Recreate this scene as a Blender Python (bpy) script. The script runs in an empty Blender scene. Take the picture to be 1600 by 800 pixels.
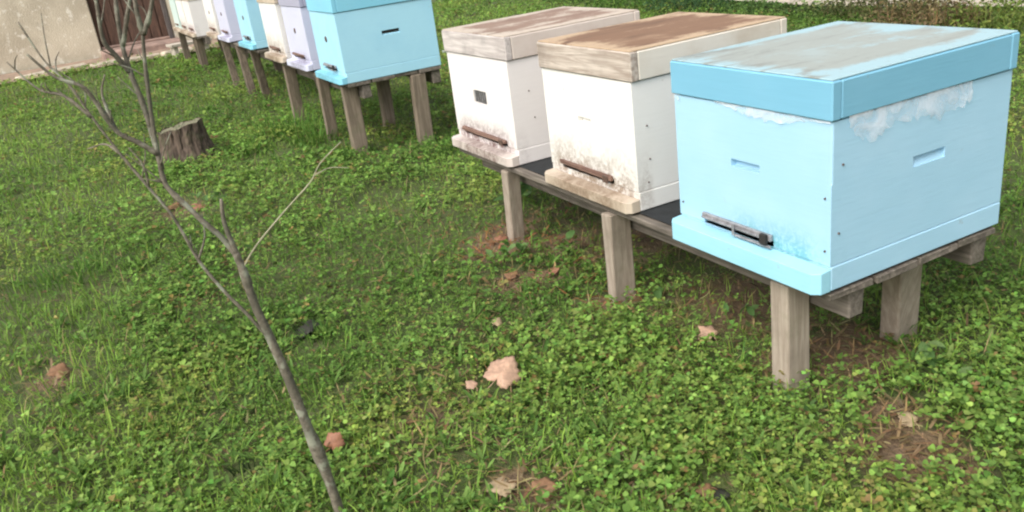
import bpy, bmesh, math, random
import numpy as np
from mathutils import Vector, Matrix

S = bpy.context.scene
COL = S.collection
rnd = random.Random(7)
rng = np.random.default_rng(11)

# ------------------------------------------------------------------ camera
cam = bpy.data.cameras.new('camera')
cam_ob = bpy.data.objects.new('camera', cam)
COL.objects.link(cam_ob)
cam.sensor_width = 36.0
cam.lens = 36.0 * 1313.235 / 1600.0
cam.clip_start = 0.02
cam.clip_end = 400
CAM = Vector((0.9667, -1.0636, 0.9479))
CR = Vector((0.46844817, 0.87474508, -0.12400544))
CU = Vector((-0.27467941, 0.27760245, 0.92059117))
CD = Vector((-0.83970681, 0.39718751, -0.37031682))
M = Matrix.Identity(4)
for i in range(3):
    M[i][0] = CR[i]; M[i][1] = CU[i]; M[i][2] = -CD[i]; M[i][3] = CAM[i]
cam_ob.matrix_world = M
S.camera = cam_ob

# ------------------------------------------------------------------ sky, sun, exposure
SUN_EL, SUN_AZ = math.radians(46), math.radians(-66)     # azimuth of the sun in the xy plane
sun_dir = Vector((math.cos(SUN_EL) * math.cos(SUN_AZ), math.cos(SUN_EL) * math.sin(SUN_AZ), math.sin(SUN_EL)))
w = bpy.data.worlds.new('World'); S.world = w; w.use_nodes = True
nt = w.node_tree; nt.nodes.clear()
sky = nt.nodes.new('ShaderNodeTexSky'); sky.sky_type = 'NISHITA'; sky.sun_disc = False
sky.sun_elevation = SUN_EL; sky.sun_rotation = math.pi / 2 - SUN_AZ
sky.air_density = 1.0; sky.dust_density = 4.0; sky.ozone_density = 1.0
hs = nt.nodes.new('ShaderNodeHueSaturation'); hs.inputs['Saturation'].default_value = 0.30
bg = nt.nodes.new('ShaderNodeBackground'); bg.inputs['Strength'].default_value = 0.13
wo = nt.nodes.new('ShaderNodeOutputWorld')
nt.links.new(sky.outputs[0], hs.inputs['Color']); nt.links.new(hs.outputs[0], bg.inputs[0]); nt.links.new(bg.outputs[0], wo.inputs[0])
sl = bpy.data.lights.new('sun', 'SUN'); sl.energy = 1.25; sl.angle = math.radians(38); sl.color = (1.0, 0.97, 0.92)
so = bpy.data.objects.new('sun', sl); COL.objects.link(so)
so.rotation_euler = (-sun_dir).to_track_quat('-Z', 'Y').to_euler()
S.view_settings.view_transform = 'Standard'; S.view_settings.look = 'None'
S.view_settings.exposure = 0.91; S.view_settings.gamma = 1.0
S.view_settings.use_curve_mapping = False
S.render.engine = 'CYCLES'
S.cycles.filter_width = 2.2
S.render.resolution_x = 1024; S.render.resolution_y = 512

# ------------------------------------------------------------------ helpers
def tag(o, label=None, cat=None, group=None, kind=None):
    if label: o['label'] = label
    if cat: o['category'] = cat
    if group: o['group'] = group
    if kind: o['kind'] = kind
    return o

def empty(name, loc=(0, 0, 0), rz=0.0):
    o = bpy.data.objects.new(name, None); COL.objects.link(o)
    o.location = loc; o.rotation_euler = (0, 0, rz); o.empty_display_size = 0.05
    return o

def link(name, me, mat=None, parent=None, smooth=False):
    o = bpy.data.objects.new(name, me); COL.objects.link(o)
    if mat and not me.materials: me.materials.append(mat)
    if parent: o.parent = parent
    if smooth:
        me.polygons.foreach_set('use_smooth', [True] * len(me.polygons))
    return o

def bm_obj(name, bm, mat, parent=None, smooth=False):
    bmesh.ops.recalc_face_normals(bm, faces=bm.faces)
    me = bpy.data.meshes.new(name); bm.to_mesh(me); bm.free()
    return link(name, me, mat, parent, smooth)

def box_bm(x0, x1, y0, y1, z0, z1, bev=0.0, jit=0.0, bm=None, seg=1):
    own = bm is None
    if own: bm = bmesh.new()
    vs = [bm.verts.new((x + rnd.uniform(-jit, jit), y + rnd.uniform(-jit, jit), z + rnd.uniform(-jit, jit)))
          for x in (x0, x1) for y in (y0, y1) for z in (z0, z1)]
    fs = [(0, 1, 3, 2), (4, 6, 7, 5), (0, 4, 5, 1), (2, 3, 7, 6), (0, 2, 6, 4), (1, 5, 7, 3)]
    faces = [bm.faces.new([vs[i] for i in f]) for f in fs]
    if bev and own:
        bmesh.ops.bevel(bm, geom=bm.edges[:], offset=bev, segments=seg, affect='EDGES', profile=0.5)
    return bm

def box(name, ext, mat, parent=None, bev=0.003, jit=0.0):
    return bm_obj(name, box_bm(*ext, bev=bev, jit=jit), mat, parent)

def catmull(P, n):
    P = [Vector(p) for p in P]; out = []
    for i in range(len(P) - 1):
        p0 = P[i - 1] if i else P[0] * 2 - P[1]; p1 = P[i]; p2 = P[i + 1]
        p3 = P[i + 2] if i + 2 < len(P) else P[-1] * 2 - P[-2]
        for k in range(n):
            t = k / n
            out.append(0.5 * ((2 * p1) + (p2 - p0) * t + (2 * p0 - 5 * p1 + 4 * p2 - p3) * t * t + (3 * p1 - p0 - 3 * p2 + p3) * t ** 3))
    out.append(P[-1]); return out

def tube(name, pts, r0, r1, mat, parent=None, seg=8, sub=4, rough=0.0, bump=()):
    P = catmull(pts, sub); n = len(P); bm = bmesh.new(); rings = []
    up = Vector((0.3, 0.9, 0.2)).normalized()
    for i, p in enumerate(P):
        t = (P[min(i + 1, n - 1)] - P[max(i - 1, 0)]).normalized()
        a = t.cross(up).normalized(); b = t.cross(a)
        f = i / (n - 1); r = r0 + (r1 - r0) * f
        for (bf, ba) in bump: r *= 1 + ba * math.exp(-((f - bf) / 0.03) ** 2)
        rings.append([bm.verts.new(p + (a * math.cos(k * 2 * math.pi / seg) + b * math.sin(k * 2 * math.pi / seg)) * r * (1 + rnd.uniform(-rough, rough))) for k in range(seg)])
    for i in range(n - 1):
        for k in range(seg):
            bm.faces.new((rings[i][k], rings[i][(k + 1) % seg], rings[i + 1][(k + 1) % seg], rings[i + 1][k]))
    bm.faces.new(rings[0][::-1]); bm.faces.new(rings[-1])
    return bm_obj(name, bm, mat, parent, True)

# ---- value noise for laying out the vegetation
_G = rng.random((64, 64))
def vnoise(x, y, s=1.0, ox=0.0):
    x = np.asarray(x) / s + 17.3 + ox; y = np.asarray(y) / s + 9.1 + ox * 1.7
    xi = np.floor(x).astype(int); yi = np.floor(y).astype(int); fx = x - xi; fy = y - yi
    fx = fx * fx * (3 - 2 * fx); fy = fy * fy * (3 - 2 * fy)
    g = lambda a, b: _G[a % 64, b % 64]
    return (g(xi, yi) * (1 - fx) + g(xi + 1, yi) * fx) * (1 - fy) + (g(xi, yi + 1) * (1 - fx) + g(xi + 1, yi + 1) * fx) * fy

def ground_z(x, y):
    return 0.022 * (vnoise(x, y, 0.55) - 0.5) + 0.012 * (vnoise(x, y, 0.17, 3) - 0.5) - 0.004

# ------------------------------------------------------------------ materials
class NT:
    def __init__(s, name):
        s.m = bpy.data.materials.new(name); s.m.use_nodes = True
        s.t = s.m.node_tree; s.t.nodes.clear()
        s.out = s.n('ShaderNodeOutputMaterial')
    def n(s, typ, **kw):
        nd = s.t.nodes.new(typ)
        for k, v in kw.items():
            if k.startswith('i_'):
                key = k[2:]; key = int(key) if key.isdigit() else key.replace('_', ' ')
                nd.inputs[key].default_value = v
            else: setattr(nd, k, v)
        return nd
    def l(s, a, b): s.t.links.new(a, b)
    def coords(s, kind='Object', scale=(1, 1, 1), rot=(0, 0, 0)):
        tc = s.n('ShaderNodeTexCoord'); mp = s.n('ShaderNodeMapping')
        mp.inputs['Scale'].default_value = scale; mp.inputs['Rotation'].default_value = rot
        s.l(tc.outputs[kind], mp.inputs[0]); return mp.outputs[0]
    def noise(s, vec, scale, detail=4, rough=0.55, dist=0.0):
        nd = s.n('ShaderNodeTexNoise'); nd.inputs['Scale'].default_value = scale
        nd.inputs['Detail'].default_value = detail; nd.inputs['Roughness'].default_value = rough
        nd.inputs['Distortion'].default_value = dist
        if vec is not None: s.l(vec, nd.inputs['Vector'])
        return nd.outputs['Fac']
    def rng(s, v, a, b, c=0.0, d=1.0):
        nd = s.n('ShaderNodeMapRange', interpolation_type='SMOOTHSTEP')
        nd.inputs[1].default_value = a; nd.inputs[2].default_value = b; nd.inputs[3].default_value = c; nd.inputs[4].default_value = d
        s.l(v, nd.inputs[0]); return nd.outputs[0]
    def math(s, op, a, b):
        nd = s.n('ShaderNodeMath', operation=op, use_clamp=False)
        for i, v in enumerate((a, b)):
            if isinstance(v, (int, float)): nd.inputs[i].default_value = v
            else: s.l(v, nd.inputs[i])
        return nd.outputs[0]
    def mix(s, f, a, b, mode='MIX'):
        nd = s.n('ShaderNodeMix', data_type='RGBA', blend_type=mode)
        for i, v in ((0, f), (6, a), (7, b)):
            if isinstance(v, (int, float)): nd.inputs[i].default_value = v
            elif isinstance(v, (tuple, list)): nd.inputs[i].default_value = (*v[:3], 1)
            else: s.l(v, nd.inputs[i])
        return nd.outputs[2]
    def sep(s, v):
        nd = s.n('ShaderNodeSeparateXYZ'); s.l(v, nd.inputs[0]); return nd.outputs
    def bsdf(s, col, rough=0.6, bump=None, bstr=0.3, bdist=0.002, **kw):
        p = s.n('ShaderNodeBsdfPrincipled')
        for k, v in ((0, col), ('Roughness', rough)):
            if isinstance(v, (int, float)): p.inputs[k].default_value = v
            elif isinstance(v, tuple): p.inputs[k].default_value = (*v[:3], 1)
            else: s.l(v, p.inputs[k])
        for k, v in kw.items(): p.inputs[k.replace('_', ' ')].default_value = v
        if bump is not None:
            b = s.n('ShaderNodeBump'); b.inputs['Strength'].default_value = bstr; b.inputs['Distance'].default_value = bdist
            s.l(bump, b.inputs['Height']); s.l(b.outputs[0], p.inputs['Normal'])
        s.l(p.outputs[0], s.out.inputs[0]); return p

def paint_mat(name, base, worn, seed, dirt=(0.25, 0.17, 0.10), wear=0.25, grime=0.0, grime_col=None, grime_h=0.10, grime_x=(-0.16, 0.12), z0=0.046):
    """weathered brush paint on planed boards; grime = entrance stains in a band above z0 on the front"""
    a = NT(name); v = a.coords('Object', (1, 1, 1)); off = a.n('ShaderNodeVectorMath', operation='ADD')
    off.inputs[1].default_value = (seed * 1.7, seed * 0.9, seed * 2.3); a.l(v, off.inputs[0]); vv = off.outputs[0]
    st = a.n('ShaderNodeMapping'); st.inputs['Scale'].default_value = (5, 5, 60); a.l(vv, st.inputs[0])
    brush = a.noise(st.outputs[0], 3.0, 5, 0.6)
    n1 = a.noise(vv, 7, 5, 0.6); n2 = a.noise(vv, 38, 4, 0.65)
    c = a.mix(a.rng(n1, 0.35, 0.75, 0, wear), base, worn)
    c = a.mix(a.rng(brush, 0.3, 0.8, 0.0, 0.24), c, tuple(x * 0.86 for x in base))
    spots = a.math('MULTIPLY', a.rng(n2, 0.66, 0.74), a.rng(n1, 0.45, 0.62))
    c = a.mix(a.math('MULTIPLY', spots, 0.35), c, dirt)
    if grime:
        x, y, z = a.sep(v)
        up = a.rng(z, z0 - 0.005, z0 + grime_h, 1.0, 0.0)
        side = a.math('MULTIPLY', a.rng(x, grime_x[0] - 0.05, grime_x[0] + 0.06), a.rng(x, grime_x[1] - 0.05, grime_x[1] + 0.06, 1, 0))
        dr = a.n('ShaderNodeMapping'); dr.inputs['Scale'].default_value = (16, 16, 11); a.l(vv, dr.inputs[0])
        gn = a.math('MULTIPLY', a.rng(a.noise(dr.outputs[0], 1.0, 6, 0.68, 0.8), 0.30, 0.54), a.rng(a.noise(vv, 85, 5, 0.75, 0.5), 0.38, 0.58, 0.30, 1.0))
        fr = a.rng(y, -0.20, -0.18, 1, 0)
        g = a.math('MULTIPLY', a.math('MULTIPLY', a.math('MULTIPLY', up, side), gn), fr)
        c = a.mix(a.math('MULTIPLY', g, grime), c, grime_col or dirt)
    a.bsdf(c, a.rng(n1, 0.3, 0.7, 0.38, 0.62), brush, 0.25, 0.0015)
    return a.m

def wood_mat(name, dark, light, seed, axis='x', moss=0.0, rough=0.85):
    a = NT(name); sc = {'x': (3, 45, 45), 'y': (45, 3, 45), 'z': (45, 45, 3)}[axis]
    v = a.coords('Object'); off = a.n('ShaderNodeVectorMath', operation='ADD'); off.inputs[1].default_value = (seed, seed * 1.3, seed * 0.7)
    oi = a.n('ShaderNodeObjectInfo'); a.l(v, off.inputs[0])
    of2 = a.n('ShaderNodeVectorMath', operation='ADD'); a.l(off.outputs[0], of2.inputs[0])
    sm = a.n('ShaderNodeVectorMath', operation='SCALE'); sm.inputs[0].default_value = (3, 5, 7); a.l(oi.outputs['Random'], sm.inputs['Scale']); a.l(sm.outputs[0], of2.inputs[1])
    mp = a.n('ShaderNodeMapping'); mp.inputs['Scale'].default_value = sc; a.l(of2.outputs[0], mp.inputs[0])
    g = a.noise(mp.outputs[0], 2.0, 6, 0.62, 0.6); n = a.noise(of2.outputs[0], 9, 4, 0.6)
    c = a.mix(a.rng(g, 0.3, 0.72), dark, light)
    c = a.mix(a.rng(n, 0.45, 0.75, 0, 0.5), c, tuple(x * 0.55 for x in dark))
    if moss: c = a.mix(a.rng(a.noise(of2.outputs[0], 16, 4, 0.7), 0.5, 0.68, 0, moss), c, (0.075, 0.10, 0.035))
    a.bsdf(c, rough, g, 0.5, 0.003)
    return a.m

def plain_mat(name, col, rough=0.6, nscale=40, amt=0.35, metallic=0.0, bstr=0.3, bdist=0.002):
    a = NT(name); v = a.coords('Object'); n = a.noise(v, nscale, 5, 0.65)
    c = a.mix(a.rng(n, 0.3, 0.75), tuple(x * (1 - amt) for x in col), tuple(min(1, x * (1 + amt)) for x in col))
    a.bsdf(c, rough, n, bstr, bdist, Metallic=metallic)
    return a.m

def leaf_mat(name, rough=0.5, trans=0.3, spec=0.35):
    a = NT(name); at = a.n('ShaderNodeAttribute', attribute_name='col')
    ob = a.n('ShaderNodeNewGeometry')
    nz = a.noise(ob.outputs['Position'], 220, 2, 0.5)
    c = a.mix(a.rng(nz, 0.3, 0.7, 0, 0.20), at.outputs['Color'], (0.03, 0.055, 0.012), 'MIX')
    p = a.bsdf(c, rough); p.inputs['Specular IOR Level'].default_value = spec
    tr = a.n('ShaderNodeBsdfTranslucent'); a.l(c, tr.inputs[0])
    mx = a.n('ShaderNodeMixShader'); mx.inputs[0].default_value = trans
    a.l(p.outputs[0], mx.inputs[1]); a.l(tr.outputs[0], mx.inputs[2]); a.l(mx.outputs[0], a.out.inputs[0])
    return a.m

MLEAF = leaf_mat('leaf_green', 0.62, 0.36, 0.12)
MLEAF_STRAW = leaf_mat('leaf_straw', 0.7, 0.2, 0.2)
BLUE = (0.36, 0.59, 0.74); BLUE_D = (0.185, 0.43, 0.575); WHITE = (0.78, 0.75, 0.70)
m_dark = plain_mat('dark_clip_slot_shade', (0.02, 0.017, 0.015), 0.9)  # near-black for end clips and for the painted shade in hand slots
m_nail = plain_mat('rusty_nail', (0.10, 0.06, 0.045), 0.6, 200)
m_grey_metal = plain_mat('grey_zinc', (0.30, 0.29, 0.30), 0.45, 60, 0.35, 0.35)
m_brown_bar = wood_mat('stained_bar', (0.10, 0.05, 0.035), (0.26, 0.16, 0.12), 2.1)
m_leg = wood_mat('weathered_post', (0.27, 0.215, 0.165), (0.40, 0.335, 0.265), 1.0, 'z', 0.15)
m_leg_mid = wood_mat('brown_post', (0.13, 0.10, 0.07), (0.26, 0.205, 0.15), 5.0, 'z', 0.25)
m_leg_dark = wood_mat('damp_post', (0.075, 0.055, 0.038), (0.19, 0.15, 0.105), 4.0, 'z', 0.4)
m_plank = wood_mat('grey_plank', (0.085, 0.07, 0.055), (0.22, 0.185, 0.15), 3.0, 'x', 0.15)
m_vent = plain_mat('vent_mesh', (0.14, 0.135, 0.115), 0.6, 400, 0.5, 0.4, 0.9, 0.002)

def film_mat():
    a = NT('plastic_film'); v = a.coords('Object', (1, 1, 1)); n = a.noise(v, 20, 5, 0.6, 1.5)
    g = a.n('ShaderNodeBsdfPrincipled'); g.inputs['Base Color'].default_value = (0.90, 0.91, 0.94, 1); g.inputs['Roughness'].default_value = 0.28
    b = a.n('ShaderNodeBump'); b.inputs['Strength'].default_value = 0.5; b.inputs['Distance'].default_value = 0.004
    a.l(n, b.inputs['Height']); a.l(b.outputs[0], g.inputs['Normal'])
    t = a.n('ShaderNodeBsdfTransparent'); mx = a.n('ShaderNodeMixShader')
    x_, y_, z_ = a.sep(v); a.l(a.math('MULTIPLY', a.rng(n, 0.28, 0.72, 0.12, 0.50), a.rng(z_, 0.232, 0.29, 0.25, 1.0)), mx.inputs[0]); a.l(t.outputs[0], mx.inputs[1]); a.l(g.outputs[0], mx.inputs[2]); a.l(mx.outputs[0], a.out.inputs[0])
    return a.m
m_film = film_mat()

def top_mat(name, base, stain, seed, amt=0.9):
    """weathered sheet on a lid: base colour at the rim, blotchy stain spread over the middle, streaked along its length"""
    a = NT(name); v = a.coords('Object'); off = a.n('ShaderNodeVectorMath', operation='ADD'); off.inputs[1].default_value = (seed, seed * 2, seed)
    a.l(v, off.inputs[0])
    mp = a.n('ShaderNodeMapping'); mp.inputs['Scale'].default_value = (14, 4, 1); a.l(off.outputs[0], mp.inputs[0])
    n1 = a.noise(mp.outputs[0], 1.0, 6, 0.62, 0.5); n2 = a.noise(off.outputs[0], 60, 4, 0.7); n3 = a.noise(off.outputs[0], 6, 3)
    x, y, z = a.sep(v)
    ax = a.rng(a.math('ABSOLUTE', x, 0), 0.13, 0.20, 1, 0); ay = a.rng(a.math('ABSOLUTE', y, 0), 0.15, 0.235, 1, 0)
    f = a.math('MULTIPLY', ax, ay)
    f = a.math('ADD', a.math('MULTIPLY', f, 0.55), a.math('ADD', a.math('MULTIPLY', a.math('SUBTRACT', n1, 0.42), 2.2), a.math('MULTIPLY', a.math('SUBTRACT', n2, 0.5), 0.7)))
    c = a.mix(a.rng(f, 0.25, 0.65, 0, amt), base, stain)
    c = a.mix(a.rng(n1, 0.52, 0.75, 0, 0.75), c, tuple(s * 0.55 for s in stain))
    c = a.mix(a.rng(n3, 0.56, 0.72, 0, 0.5), c, tuple(min(1, b * 0.6 + s * 0.5) for b, s in zip(base, stain)))
    c = a.mix(a.rng(n2, 0.55, 0.75, 0, 0.35), c, tuple(s * 0.6 for s in stain))
    a.bsdf(c, 0.7, n2, 0.3, 0.002)
    return a.m

# worn spots: x, y, radius, strength   (dry litter shows through)
BARE = [(0.15, 0.03, .10, 1.3), (0.07, 0.10, .08, 1.2), (-.20, -.57, .07, .9), (-.13, -.53, .06, .8), (-1.0, -.12, .10, 1.0), (-.97, -.03, .06, .9), (-1.27, -.03, .14, 1.2), (-1.38, .08, .10, 1.0), (-.72, .0, .10, 1.0), (-1.15, .12, .14, .9), (-.52, -.60, .07, .8), (-1.25, -.52, .10, .5), (-.75, -.32, .08, .6),
        (-2.66, -.82, .16, .8), (-.52, -.55, .05, .5), (-.16, .20, .15, 1.1), (-.9, -.2, .09, .45), (-1.31, -1.32, .10, .8), (-.33, -.12, .09, .5), (-.55, .05, .12, .45), (-.38, .05, .07, .6), (-1.5, -.55, .12, .35), (-1.05, .28, .32, .72), (-.5, .26, .32, .75), (-1.45, .3, .25, .6), (-.75, .08, .16, .55),
        (-3.6, -.66, .13, 1.3)]
LEAFPITS = [(-.51, -.43, .05), (-.545, -.485, .02), (-.50, -.815, .03), (-.37, .03, .03), (-.97, -.03, .025), (-.20, -.59, .035), (-.15, -.54, .03), (-.79, -.30, .02), (-1.31, -1.31, .04)]
PITS = LEAFPITS + [(-1.11, -.71, .05), (-.57, -.99, .05), (.04, -.30, .04), (-1.0, -.72, .045), (-.70, -.83, .03), (-.76, -.72, .025), (-2.2, -.95, .04), (-.85, -.98, .02)]
def bare(x, y):
    b = np.zeros_like(x)
    wob = 0.30 + 0.75 * vnoise(x, y, 0.07, 5) + 0.75 * vnoise(x, y, 0.025, 13)
    for bx, by, r, s in BARE: b = np.maximum(b, s * np.exp(-((x - bx) ** 2 + (y - by) ** 2) / (r * wob) ** 2))
    b = np.maximum(b, 0.40 * np.clip((vnoise(x, y, 0.28, 9) - 0.70) * 5, 0, 1))
    return b
def pit(x, y):
    b = np.zeros_like(x)
    for bx, by, r in PITS: b = np.maximum(b, np.exp(-(((x - bx) ** 2 + (y - by) ** 2) / r ** 2) ** 2))
    return b

# ------------------------------------------------------------------ ground
def ground_mat():
    a = NT('turf_soil'); g = a.n('ShaderNodeNewGeometry'); p = g.outputs['Position']
    n1 = a.noise(p, 1.3, 5, 0.6); n2 = a.noise(p, 26, 5, 0.7); n3 = a.noise(p, 110, 3, 0.7)
    c = a.mix(a.rng(n1, 0.35, 0.65), (0.065, 0.10, 0.022), (0.09, 0.115, 0.03))
    c = a.mix(a.rng(n2, 0.45, 0.7), c, (0.085, 0.062, 0.036))
    c = a.mix(a.rng(n3, 0.45, 0.75, 0, 0.7), c, (0.10, 0.135, 0.035))
    so_ = a.n('ShaderNodeAttribute', attribute_name='soil').outputs['Fac']
    c = a.mix(a.rng(so_, 0.36, 0.75), c, a.mix(a.rng(n2, 0.35, 0.7), (0.23, 0.15, 0.085), (0.12, 0.08, 0.048)))
    a.bsdf(c, 0.95, n3, 0.9, 0.012)
    return a.m

def axis(lo, hi, fine_lo, fine_hi, step, k):
    a = list(np.arange(fine_lo, fine_hi + 1e-6, step))
    v, s = fine_hi, step
    while v < hi: s *= k; v += s; a.append(min(v, hi))
    v, s = fine_lo, step
    while v > lo: s *= k; v -= s; a.insert(0, max(v, lo))
    return np.array(a)
gx = axis(-120, 120, -4.2, 1.6, 0.03, 1.25); gy = axis(-120, 120, -2.4, 2.0, 0.03, 1.25)
X, Y = np.meshgrid(gx, gy, indexing='ij'); Z = ground_z(X, Y)
co = np.stack([X, Y, Z], -1).reshape(-1, 3); ny = len(gy)
faces = [(i * ny + j, (i + 1) * ny + j, (i + 1) * ny + j + 1, i * ny + j + 1) for i in range(len(gx) - 1) for j in range(ny - 1)]
me = bpy.data.meshes.new('ground'); me.from_pydata(co.tolist(), [], faces)
sa = me.attributes.new('soil', 'FLOAT', 'POINT'); sa.data.foreach_set('value', np.clip(bare(co[:, 0], co[:, 1]), 0, 1).astype(np.float32))
tag(link('ground', me, ground_mat(), None, True), kind='structure')

# sandy path behind the hives, bare strip by the building
def patch(name, pts, mat, z):
    bm = bmesh.new(); vs = [bm.verts.new((x, y, z)) for x, y in pts]; bm.faces.new(vs)
    bmesh.ops.subdivide_edges(bm, edges=bm.edges[:], cuts=2, use_grid_fill=True)
    return tag(bm_obj(name, bm, mat), kind='structure')
m_sand = plain_mat('pale_sandy_path', (0.46, 0.39, 0.31), 0.95, 14, 0.25, 0, 0.8, 0.02)
m_dirt = plain_mat('trodden_dirt', (0.30, 0.215, 0.155), 0.95, 9, 0.3, 0, 0.8, 0.02)
patch('path', [(-9.5, 5.3), (-5.4, 4.35), (-3.9, 4.15), (-1.0, 4.6), (3.0, 5.2), (3.0, 7.5), (-9.5, 7.8)], m_sand, 0.022)
patch('dirt_strip', [(-10.45, -6.5), (-9.45, -6.5), (-9.3, -1.2), (-9.1, 0.9), (-10.45, 0.9)], m_dirt, 0.020)

# ------------------------------------------------------------------ building with plank door, edging stones
def stucco():
    a = NT('old_stucco'); v = a.coords('Object'); n1 = a.noise(v, 2.2, 5, 0.6); n2 = a.noise(v, 11, 5, 0.7); n3 = a.noise(v, 60, 3)
    c = a.mix(a.rng(n1, 0.35, 0.68), (0.58, 0.51, 0.39), (0.44, 0.38, 0.285))
    c = a.mix(a.rng(n2, 0.54, 0.64, 0, 0.85), c, (0.72, 0.67, 0.57)); c = a.mix(a.rng(n2, 0.30, 0.36, 0.8, 0), c, (0.20, 0.155, 0.11))
    a.bsdf(c, 0.95, n3, 0.7, 0.01); return a.m
bld = tag(empty('building', (-10.5, -2.2, 0)), 'beige stucco outbuilding wall with dark plank door behind the far hives', 'building')
def rel(o, p): o.location = (-p[0], -p[1], -p[2]); return o
ST = stucco()
# wall split round the door opening
for ext in ((-0.25, 0.0, -6.0, 1.52, -0.1, 2.5), (-0.25, 0.0, 2.37, 3.1, -0.1, 2.5), (-0.25, 0.0, 1.523, 2.367, 2.05, 2.498)):
    box('wall', ext, ST, bld, 0.01)
m_door = wood_mat('brown_door', (0.055, 0.03, 0.02), (0.14, 0.075, 0.05), 6.0, 'z')
door = box('door', (-0.14, -0.115, 1.525, 2.365, 0.10, 2.048), m_door, bld, 0.0)
for i in range(7):
    y0 = 1.527 + i * 0.1195
    box('plank', (-0.114, -0.09 + rnd.uniform(-0.006, 0.008), y0 + 0.004, y0 + 0.114, 0.105, 2.04), m_door, door, 0.003)
box('door_frame', (-0.113, 0.012, 2.318, 2.3655, 0.0985, 2.0495), wood_mat('door_frame_wood', (0.06, 0.05, 0.045), (0.13, 0.11, 0.10), 3.3, 'z'), bld, 0.004)
m_step = plain_mat('worn_step', (0.30, 0.205, 0.165), 0.9, 8, 0.3, 0, 0.6, 0.01)
box('door_step', (-0.11, 0.42, 1.50, 2.42, -0.05, 0.10), m_step, bld, 0.02, 0.006)
box('threshold', (-0.10, -0.03, 1.53, 2.36, 0.1005, 0.125), m_step, bld, 0.005)

m_stone = plain_mat('pale_kerb_stone', (0.50, 0.43, 0.33), 0.95, 12, 0.3, 0, 0.8, 0.012)
px = [(-9.62, -1.45), (-9.56, -1.08), (-9.47, -0.70), (-9.36, -0.33), (-9.27, 0.03)]
lab = ['pale edging stone nearest the left edge below the stucco wall', 'pale edging stone under the left end of the plank door',
       'pale edging stone before the middle of the plank door', 'pale edging stone before the right half of the plank door', 'pale edging stone closest to the farthest hive legs']
for i, (x, y) in enumerate(px):
    t = empty('edging_stone', (x, y, 0)); t.rotation_euler = (0, 0, math.radians(-76 + rnd.uniform(-5, 5)))
    bm = box_bm(-0.19 + rnd.uniform(0, 0.02), 0.18, -0.05, 0.05, -0.03, 0.055 + rnd.uniform(-0.012, 0.012), 0.015, 0.012)
    o = bm_obj('edging_stone', bm, m_stone)
    o.location = t.location; o.rotation_euler = t.rotation_euler; bpy.data.objects.remove(t)
    tag(o, lab[i], 'stone', 'edging stones before the building')
be = tag(empty('low_bench', (-9.0, 0.12, 0), math.radians(8)), 'low pale plank bench on short legs beside the farthest hive stand', 'bench')
m_pale = wood_mat('pale_plank', (0.36, 0.31, 0.25), (0.55, 0.49, 0.41), 8, 'y')
box('seat', (-0.11, 0.11, -0.20, 0.24, 0.12, 0.15), m_pale, be)
for s in (-0.15, 0.18): box('leg', (-0.08, 0.08, s - 0.02, s + 0.02, -0.03, 0.1195), m_pale, be)

# ------------------------------------------------------------------ hives
W, D, HF, HB, HL = 0.410, 0.460, 0.046, 0.261, 0.068

def face_with_holes(bm, org, U, V, N, lu, lv, holes):
    """rectangle org + u*U + v*V pierced by pockets (u0,u1,v0,v1,depth,slope); N outward"""
    org, U, V, N = map(Vector, (org, U, V, N))
    us = sorted({0, lu, *[h[0] for h in holes], *[h[1] for h in holes]}); vs = sorted({0, lv, *[h[2] for h in holes], *[h[3] for h in holes]})
    P = lambda u, v, d=0: bm.verts.new(org + U * u + V * v - N * d)
    for a in range(len(us) - 1):
        for b in range(len(vs) - 1):
            cu, cv = (us[a] + us[a + 1]) / 2, (vs[b] + vs[b + 1]) / 2
            if any(h[0] < cu < h[1] and h[2] < cv < h[3] for h in holes): continue
            bm.faces.new((P(us[a], vs[b]), P(us[a + 1], vs[b]), P(us[a + 1], vs[b + 1]), P(us[a], vs[b + 1])))
    for u0, u1, v0, v1, dp, sl in holes:
        dt = dp * (1 - sl)      # scooped pocket: deep at the top, shallow at the bottom
        f = lambda *q: bm.faces.new(q)
        f(P(u0, v0, dt), P(u1, v0, dt), P(u1, v1, dp), P(u0, v1, dp))
        f(P(u0, v1), P(u0, v1, dp), P(u1, v1, dp), P(u1, v1))
        f(P(u0, v0), P(u1, v0), P(u1, v0, dt), P(u0, v0, dt))
        f(P(u0, v0), P(u0, v0, dt), P(u0, v1, dp), P(u0, v1))
        f(P(u1, v0), P(u1, v1), P(u1, v1, dp), P(u1, v0, dt))

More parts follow.
